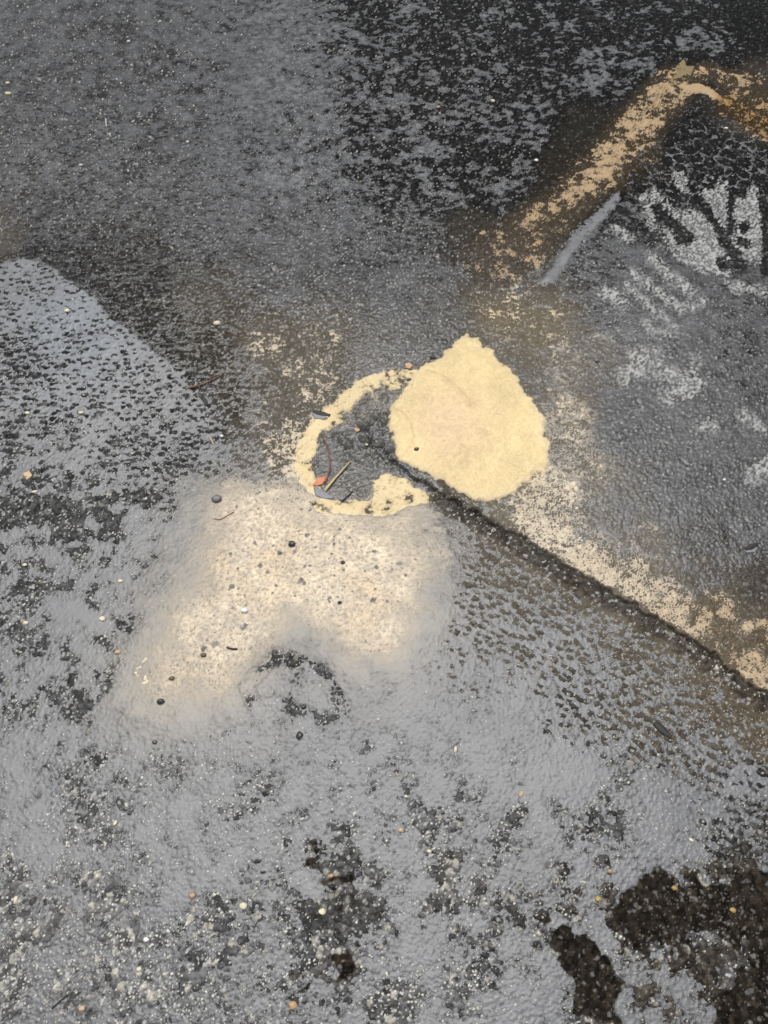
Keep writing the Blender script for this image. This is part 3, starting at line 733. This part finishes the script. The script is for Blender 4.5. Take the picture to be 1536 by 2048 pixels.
def flake(name, outline, m, label, cat, thick=.0008, curl=.002, lift=.0004, ridges=0, group=None):
    """thin solid cut to an outline given in survey points, curled and rough edged"""
    cu = sum(p[0] for p in outline) / len(outline); cv = sum(p[1] for p in outline) / len(outline)
    cx, cy = ground(cu, cv); rnd = random.Random(int(cu + cv))
    ring = []
    for i in range(len(outline)):
        a, b = outline[i], outline[(i + 1) % len(outline)]
        for t in (0, .33, .66):
            u_, v_ = a[0] + (b[0] - a[0]) * t + rnd.uniform(-.5, .5), a[1] + (b[1] - a[1]) * t + rnd.uniform(-.5, .5)
            x0, y0 = ground(u_, v_); ring.append((float(x0 - cx), float(y0 - cy)))
    R = max(math.hypot(*p) for p in ring); bm = bmesh.new()
    layers = []
    for top in (0, 1):
        rows = []
        for q in (1.0, .8, .55, .28):
            rows.append([bm.verts.new((p[0] * q, p[1] * q, curl * (math.hypot(p[0] * q, p[1] * q) / R) ** 2 * (1 + .5 * math.sin(i * 1.7))
                         + top * thick * (1 + .5 * (1 - q)) + top * ridges * thick * math.sin(i * 2.4) * q + lift)) for i, p in enumerate(ring)])
        cen = bm.verts.new((0, 0, lift + top * thick * 1.4)); layers.append((rows, cen)); n = len(ring)
        for a, b in zip(rows[:-1], rows[1:]):
            for k in range(n):
                f = (a[k], a[(k + 1) % n], b[(k + 1) % n], b[k]); bm.faces.new(f if top else f[::-1])
        for k in range(n):
            f = (rows[-1][k], rows[-1][(k + 1) % n], cen); bm.faces.new(f if top else f[::-1])
    a, b = layers[0][0][0], layers[1][0][0]
    for k in range(n): bm.faces.new((a[k], a[(k + 1) % n], b[(k + 1) % n], b[k]))
    bmesh.ops.recalc_face_normals(bm, faces=bm.faces)
    return finish(name, bm, M[m], label, cat, (float(cx), float(cy), max(zat(cu, cv), zat(*outline[0]) - .0005)), group)

def chipbark(u0, v0, u1, v1, w, m, label, h=.0035, name="bark_chip"):
    """ribbed splinter of bark between two survey points"""
    bm = bmesh.new(); x0, y0 = ground(u0, v0); x1, y1 = ground(u1, v1)
    L = math.hypot(x1 - x0, y1 - y0); a = math.atan2(y1 - y0, x1 - x0); wm = mm(u0, v0) * w; rnd = random.Random(int(u0))
    NX, NY = 16, 9; grid = {}
    for t in (0, 1):
        for i in range(NX):
            for j in range(NY):
                p = i / (NX - 1); q = j / (NY - 1) * 2 - 1
                ww = wm / 2 * (.55 + .45 * math.sin(math.pi * min(max(p * 1.1, .12), .95))) * (1 + rnd.uniform(-.06, .06) * (abs(q) > .9))
                z = (h * (1 - .6 * q * q) + .0006 * math.cos(j * math.pi)) if t else -.001
                x = (p - .5) * L + rnd.uniform(-1, 1) * .0004 * (i in (0, NX - 1))
                grid[t, i, j] = bm.verts.new((x * math.cos(a) - q * ww * math.sin(a), x * math.sin(a) + q * ww * math.cos(a), z))
    for i in range(NX - 1):
        for j in range(NY - 1):
            bm.faces.new((grid[1, i, j], grid[1, i + 1, j], grid[1, i + 1, j + 1], grid[1, i, j + 1]))
            bm.faces.new((grid[0, i, j + 1], grid[0, i + 1, j + 1], grid[0, i + 1, j], grid[0, i, j]))
    for i in range(NX - 1):
        for j in (0, NY - 1): bm.faces.new((grid[0, i, j], grid[0, i + 1, j], grid[1, i + 1, j], grid[1, i, j]))
    for j in range(NY - 1):
        for i in (0, NX - 1): bm.faces.new((grid[0, i, j], grid[0, i, j + 1], grid[1, i, j + 1], grid[1, i, j]))
    bmesh.ops.recalc_face_normals(bm, faces=bm.faces)
    return finish(name, bm, M[m], label, "bark", (float((x0 + x1) / 2), float((y0 + y1) / 2), zat((u0 + u1) / 2, (v0 + v1) / 2)))

C2 = (580, 740, .2083)
stick("twig", cropped([(318, 640), (352, 720), (380, 830), (378, 940), (335, 1085)], *C2), 2.2, 3.0, "stem", "thin reddish brown curved leaf stem bowed over the sand rim beside the leak", "twig", arch=.004)
flake("leaf_fragment", cropped([(215, 1100), (240, 1060), (285, 1020), (345, 1015), (335, 1055), (300, 1090), (250, 1105)], *C2), "leaf", "orange pink torn leaf fragment at the foot of the curved stem", "leaf", curl=.004)
stick("straw", cropped([(580, 868), (500, 960), (420, 1050), (330, 1155)], *C2), 2.0, 6.0, "straw", "flat tan straw widening towards the rim, lying across the dark leak", "straw", flat=.35, arch=.002)
flake("bark_flake", cropped([(225, 1120), (262, 1118), (335, 1165), (425, 1222), (395, 1235), (300, 1225), (240, 1190)], *C2), "greywood", "blue grey flat bark flake below the end of the tan straw", "bark", thick=.002, curl=.001, ridges=.4)
stick("twig", cropped([(600, 1160), (555, 1205), (500, 1252)], *C2), 2.0, 3.6, "bark", "short dark twig on the lower sand rim below the leak", "twig", arch=.001)
flake("bark_flake", cropped([(455, 1212), (520, 1205), (545, 1222), (500, 1245), (465, 1235)], *C2), "grey", "small dark grey flake tucked against the short dark twig", "bark", thick=.0015)
chipbark(626, 820, 660, 828, 9, "bark", "speckled black bark chip on the upper left of the sand rim")
flake("bark_flake", [(622, 822), (632, 826), (655, 832), (648, 836), (628, 834)], "greywood", "pale sliver along the lower edge of the speckled bark chip", "bark", thick=.001, curl=0)
flake("leaf_fragment", cropped([(615, 550), (660, 545), (672, 570), (640, 585)], *C2), "orange", "tiny tan orange leaf scrap in the middle of the leak", "leaf")
flake("leaf_fragment", cropped([(685, 245), (705, 235), (728, 252), (715, 272), (690, 266)], *C1), "orange", "small orange leaf scrap on dark asphalt above the sand fan", "leaf")
pebble(733, 889, 7, "cream", "small cream pebble at the very middle of the leak")
pebble(833, 899, 11, "dark", "black pebble lying alone in the left part of the sand fan")
pebble(865, 716, 12, "dark", "black pebble on the upper left edge of the sand fan")
pebble(818, 760, 10, "dark", "black pebble where the sand rim meets the fan")
stick("twig", [(379, 776), (392, 774), (415, 766), (441, 751)], 3.2, 1.8, "stem", "slender brown twig on the bright puddle, pointing up to the right", "twig", arch=.003)
chipbark(403, 788, 414, 808, 9, "bark", "dark bark chip just below the slender brown twig")
pebble(442, 870, 9, "white", "bright white pebble on the puddle, left of the sand")
stick("straw", [(417, 868), (422, 878), (427, 886)], 2.0, 3.0, "straw", "short straw bit beside the bright white pebble", "straw")
pebble(435, 650, 15, "cream", "cream yellow pebble on dark asphalt above the bright puddle")
pebble(17, 171, 10, "cream", "upper of two yellow pebbles at the far left edge")
pebble(19, 193, 13, "cream", "lower, flatter of two yellow pebbles at the far left edge", .6)
stick("splinter", [(213, 242), (213.5, 250), (214, 257)], 1.6, 1.4, "white", "pale upright splinter on grey asphalt at the upper left", "splinter")
pebble(165, 338, 9, "white", "white pebble on grey asphalt below the pale splinter", .5)
pebble(375, 283, 7, "white", "small white pebble right of the pale splinter")
pebble(331, 263, 10, "hollow", "brownish pebble right of the pale splinter", .5)
pebble(258, 87, 7, "white", "small white pebble near the top left")
pebble(1073, 317, 9, "white", "white pebble just left of the upper sand strip")
pebble(985, 202, 10, "cream", "cream pebble on dark asphalt at the top")
pebble(877, 212, 8, "tan", "tan pebble on dark asphalt at the top")
pebble(1452, 257, 8, "white", "small white pebble below the upper sand strip", .6)
flake("card_scrap", cropped([(760, 278), (790, 335), (860, 350), (830, 425), (760, 470), (640, 500), (625, 445), (665, 385), (710, 320)], 1200, 60, .21875), "card",
      "buff triangular scrap at the top corner of the upper sand strip", "scrap", thick=.0015, curl=.004)
pebble(490, 1223, 15, "white", "pale cream pebble with a dark rim, alone on the sand cloud")
pebble(432, 997, 22, "grey", "largest grey pebble, at the top left of the sand cloud", .8)
pebble(584, 1090, 15, "dark", "round black pebble in the middle of the sand cloud", .9)
pebble(560, 1107, 9, "grey", "grey pebble just left of the round black pebble")
pebble(680, 1210, 9, "dark", "small black pebble on the right half of the sand cloud")
pebble(686, 1129, 10, "dark", "small dark pebble on the sand cloud below the leak")
pebble(345, 1358, 13, "hollow", "brown pebble at the lower left tip of the sand cloud")
pebble(323, 1405, 16, "dark", "dark pebble in grey water film below the sand cloud")
pebble(408, 1312, 12, "hollow", "dull brown pebble on the lower sand cloud")
stick("twig", [(455, 1297), (465, 1300), (476, 1300)], 4, 4, "bark", "stubby dark twig on the lower part of the sand cloud", "twig")
stick("twig", [(428, 1037), (440, 1038), (455, 1030), (468, 1023)], 2, 1.5, "stem", "thin brown twig on the upper left of the sand cloud", "twig")
pebble(310, 1485, 10, "dark", "small dark pebble near the left, below the sand cloud", .9)
pebble(600, 1473, 18, "dark", "flat black pebble in smooth grey water film", .8, 1.2)
chipbark(1305, 1447, 1338, 1477, 15, "bark", "long ribbed black bark chip in the lower right water film", .005)
chipbark(1486, 1103, 1510, 1092, 10, "bark", "dark bark chip near the right edge of the dark basin", .004)
flake("bark_flake", [(1484, 1101), (1490, 1106), (1508, 1103), (1512, 1098), (1506, 1108), (1488, 1110)], "greywood", "pale sliver hugging the bark chip near the right edge", "bark", curl=0)
flake("wood_sliver", [(1355, 924), (1368, 930), (1374, 938), (1366, 937)], "greywood", "pale grey wood sliver on the dark right basin", "sliver")
pebble(1192, 724, 12, "grey", "round grey pebble among the pale glitter of the right basin")
pebble(1443, 966, 6, "white", "small white pebble low on the dark right basin")
pebble(586, 2010, 19, "orange", "orange pebble at the bottom edge")
pebble(386, 1791, 14, "orange", "orange pebble in coarse aggregate at the lower left")
pebble(488, 1812, 17, "cream", "cream pebble right of an orange one at the lower left")
pebble(232, 1647, 12, "cream", "slim cream flake of stone at the lower left", .5, 1.3)
pebble(294, 1879, 12, "white", "white pebble in coarse aggregate near the bottom left")
pebble(279, 1938, 11, "cream", "cream pebble below the white one near the bottom left")
pebble(165, 2016, 13, "tan", "tan pebble in the bottom left corner")
pebble(34, 1800, 15, "cream", "cream pebble by the left edge, low down", .6, 1.5)
pebble(645, 1823, 16, "cream", "cream pebble beside the black hollow", .8)
pebble(662, 1752, 12, "orange", "orange pebble inside the curled black hollow")
stick("twig", [(104, 2017), (116, 2006), (134, 1991)], 4, 2.5, "bark", "dark twig slanting in the bottom left corner", "twig")
pebble(802, 1661, 12, "tan", "tan pebble in grey water film at the bottom middle")
pebble(858, 1703, 11, "cream", "cream pebble at the bottom middle, right of a tan one", .6)
pebble(1040, 1590, 14, "tan", "pale buff pebble against the jagged shoreline", .6, .9)
pebble(910, 1502, 14, "cream", "pale buff pebble in the grey film below the long crack", .5, 1.4)
pebble(1216, 1743, 9, "orange", "tiny orange pebble on dark aggregate at the lower right")
pebble(1193, 1798, 14, "amber", "amber pebble on dark aggregate at the lower right")
pebble(1347, 1776, 14, "amber", "amber pebble on the brown hollow at the lower right")
pebble(1467, 1820, 14, "amber", "dull amber pebble near the lower right edge", .8)
pebble(1380, 1681, 11, "cream", "cream pebble on the bank above the brown hollow", .6, -.5)
flake("leaf_fragment", [(50, 952), (62, 946), (68, 955), (58, 965)], "tan", "faint orange leaf scrap near the left edge", "leaf")
pebble(72, 987, 11, "cream", "cream pebble below the faint orange leaf scrap", .6)
pebble(165, 831, 11, "cream", "cream pebble in the left puddle", .7)
pebble(60, 833, 10, "cream", "cream pebble at the left rim of the puddle")
pebble(140, 633, 11, "cream", "cream pebble in the bright part of the puddle")
pebble(48, 1128, 10, "cream", "cream pebble in a smooth grey pool on the left")
pebble(240, 1161, 10, "cream", "cream pebble on the left, beside a grey pool")
pebble(237, 1305, 15, "tan", "tan flat pebble on the left, below the grey pools", .6)
pebble(205, 1237, 14, "cream", "speckled cream pebble on the left, above a tan one")
pebble(48, 1244, 12, "cream", "dull cream pebble at the left edge below the grey pools")
pebble(641, 1375, 9, "cream", "narrow cream pebble under grey film right of the black ring of stones", .4, 1.5)
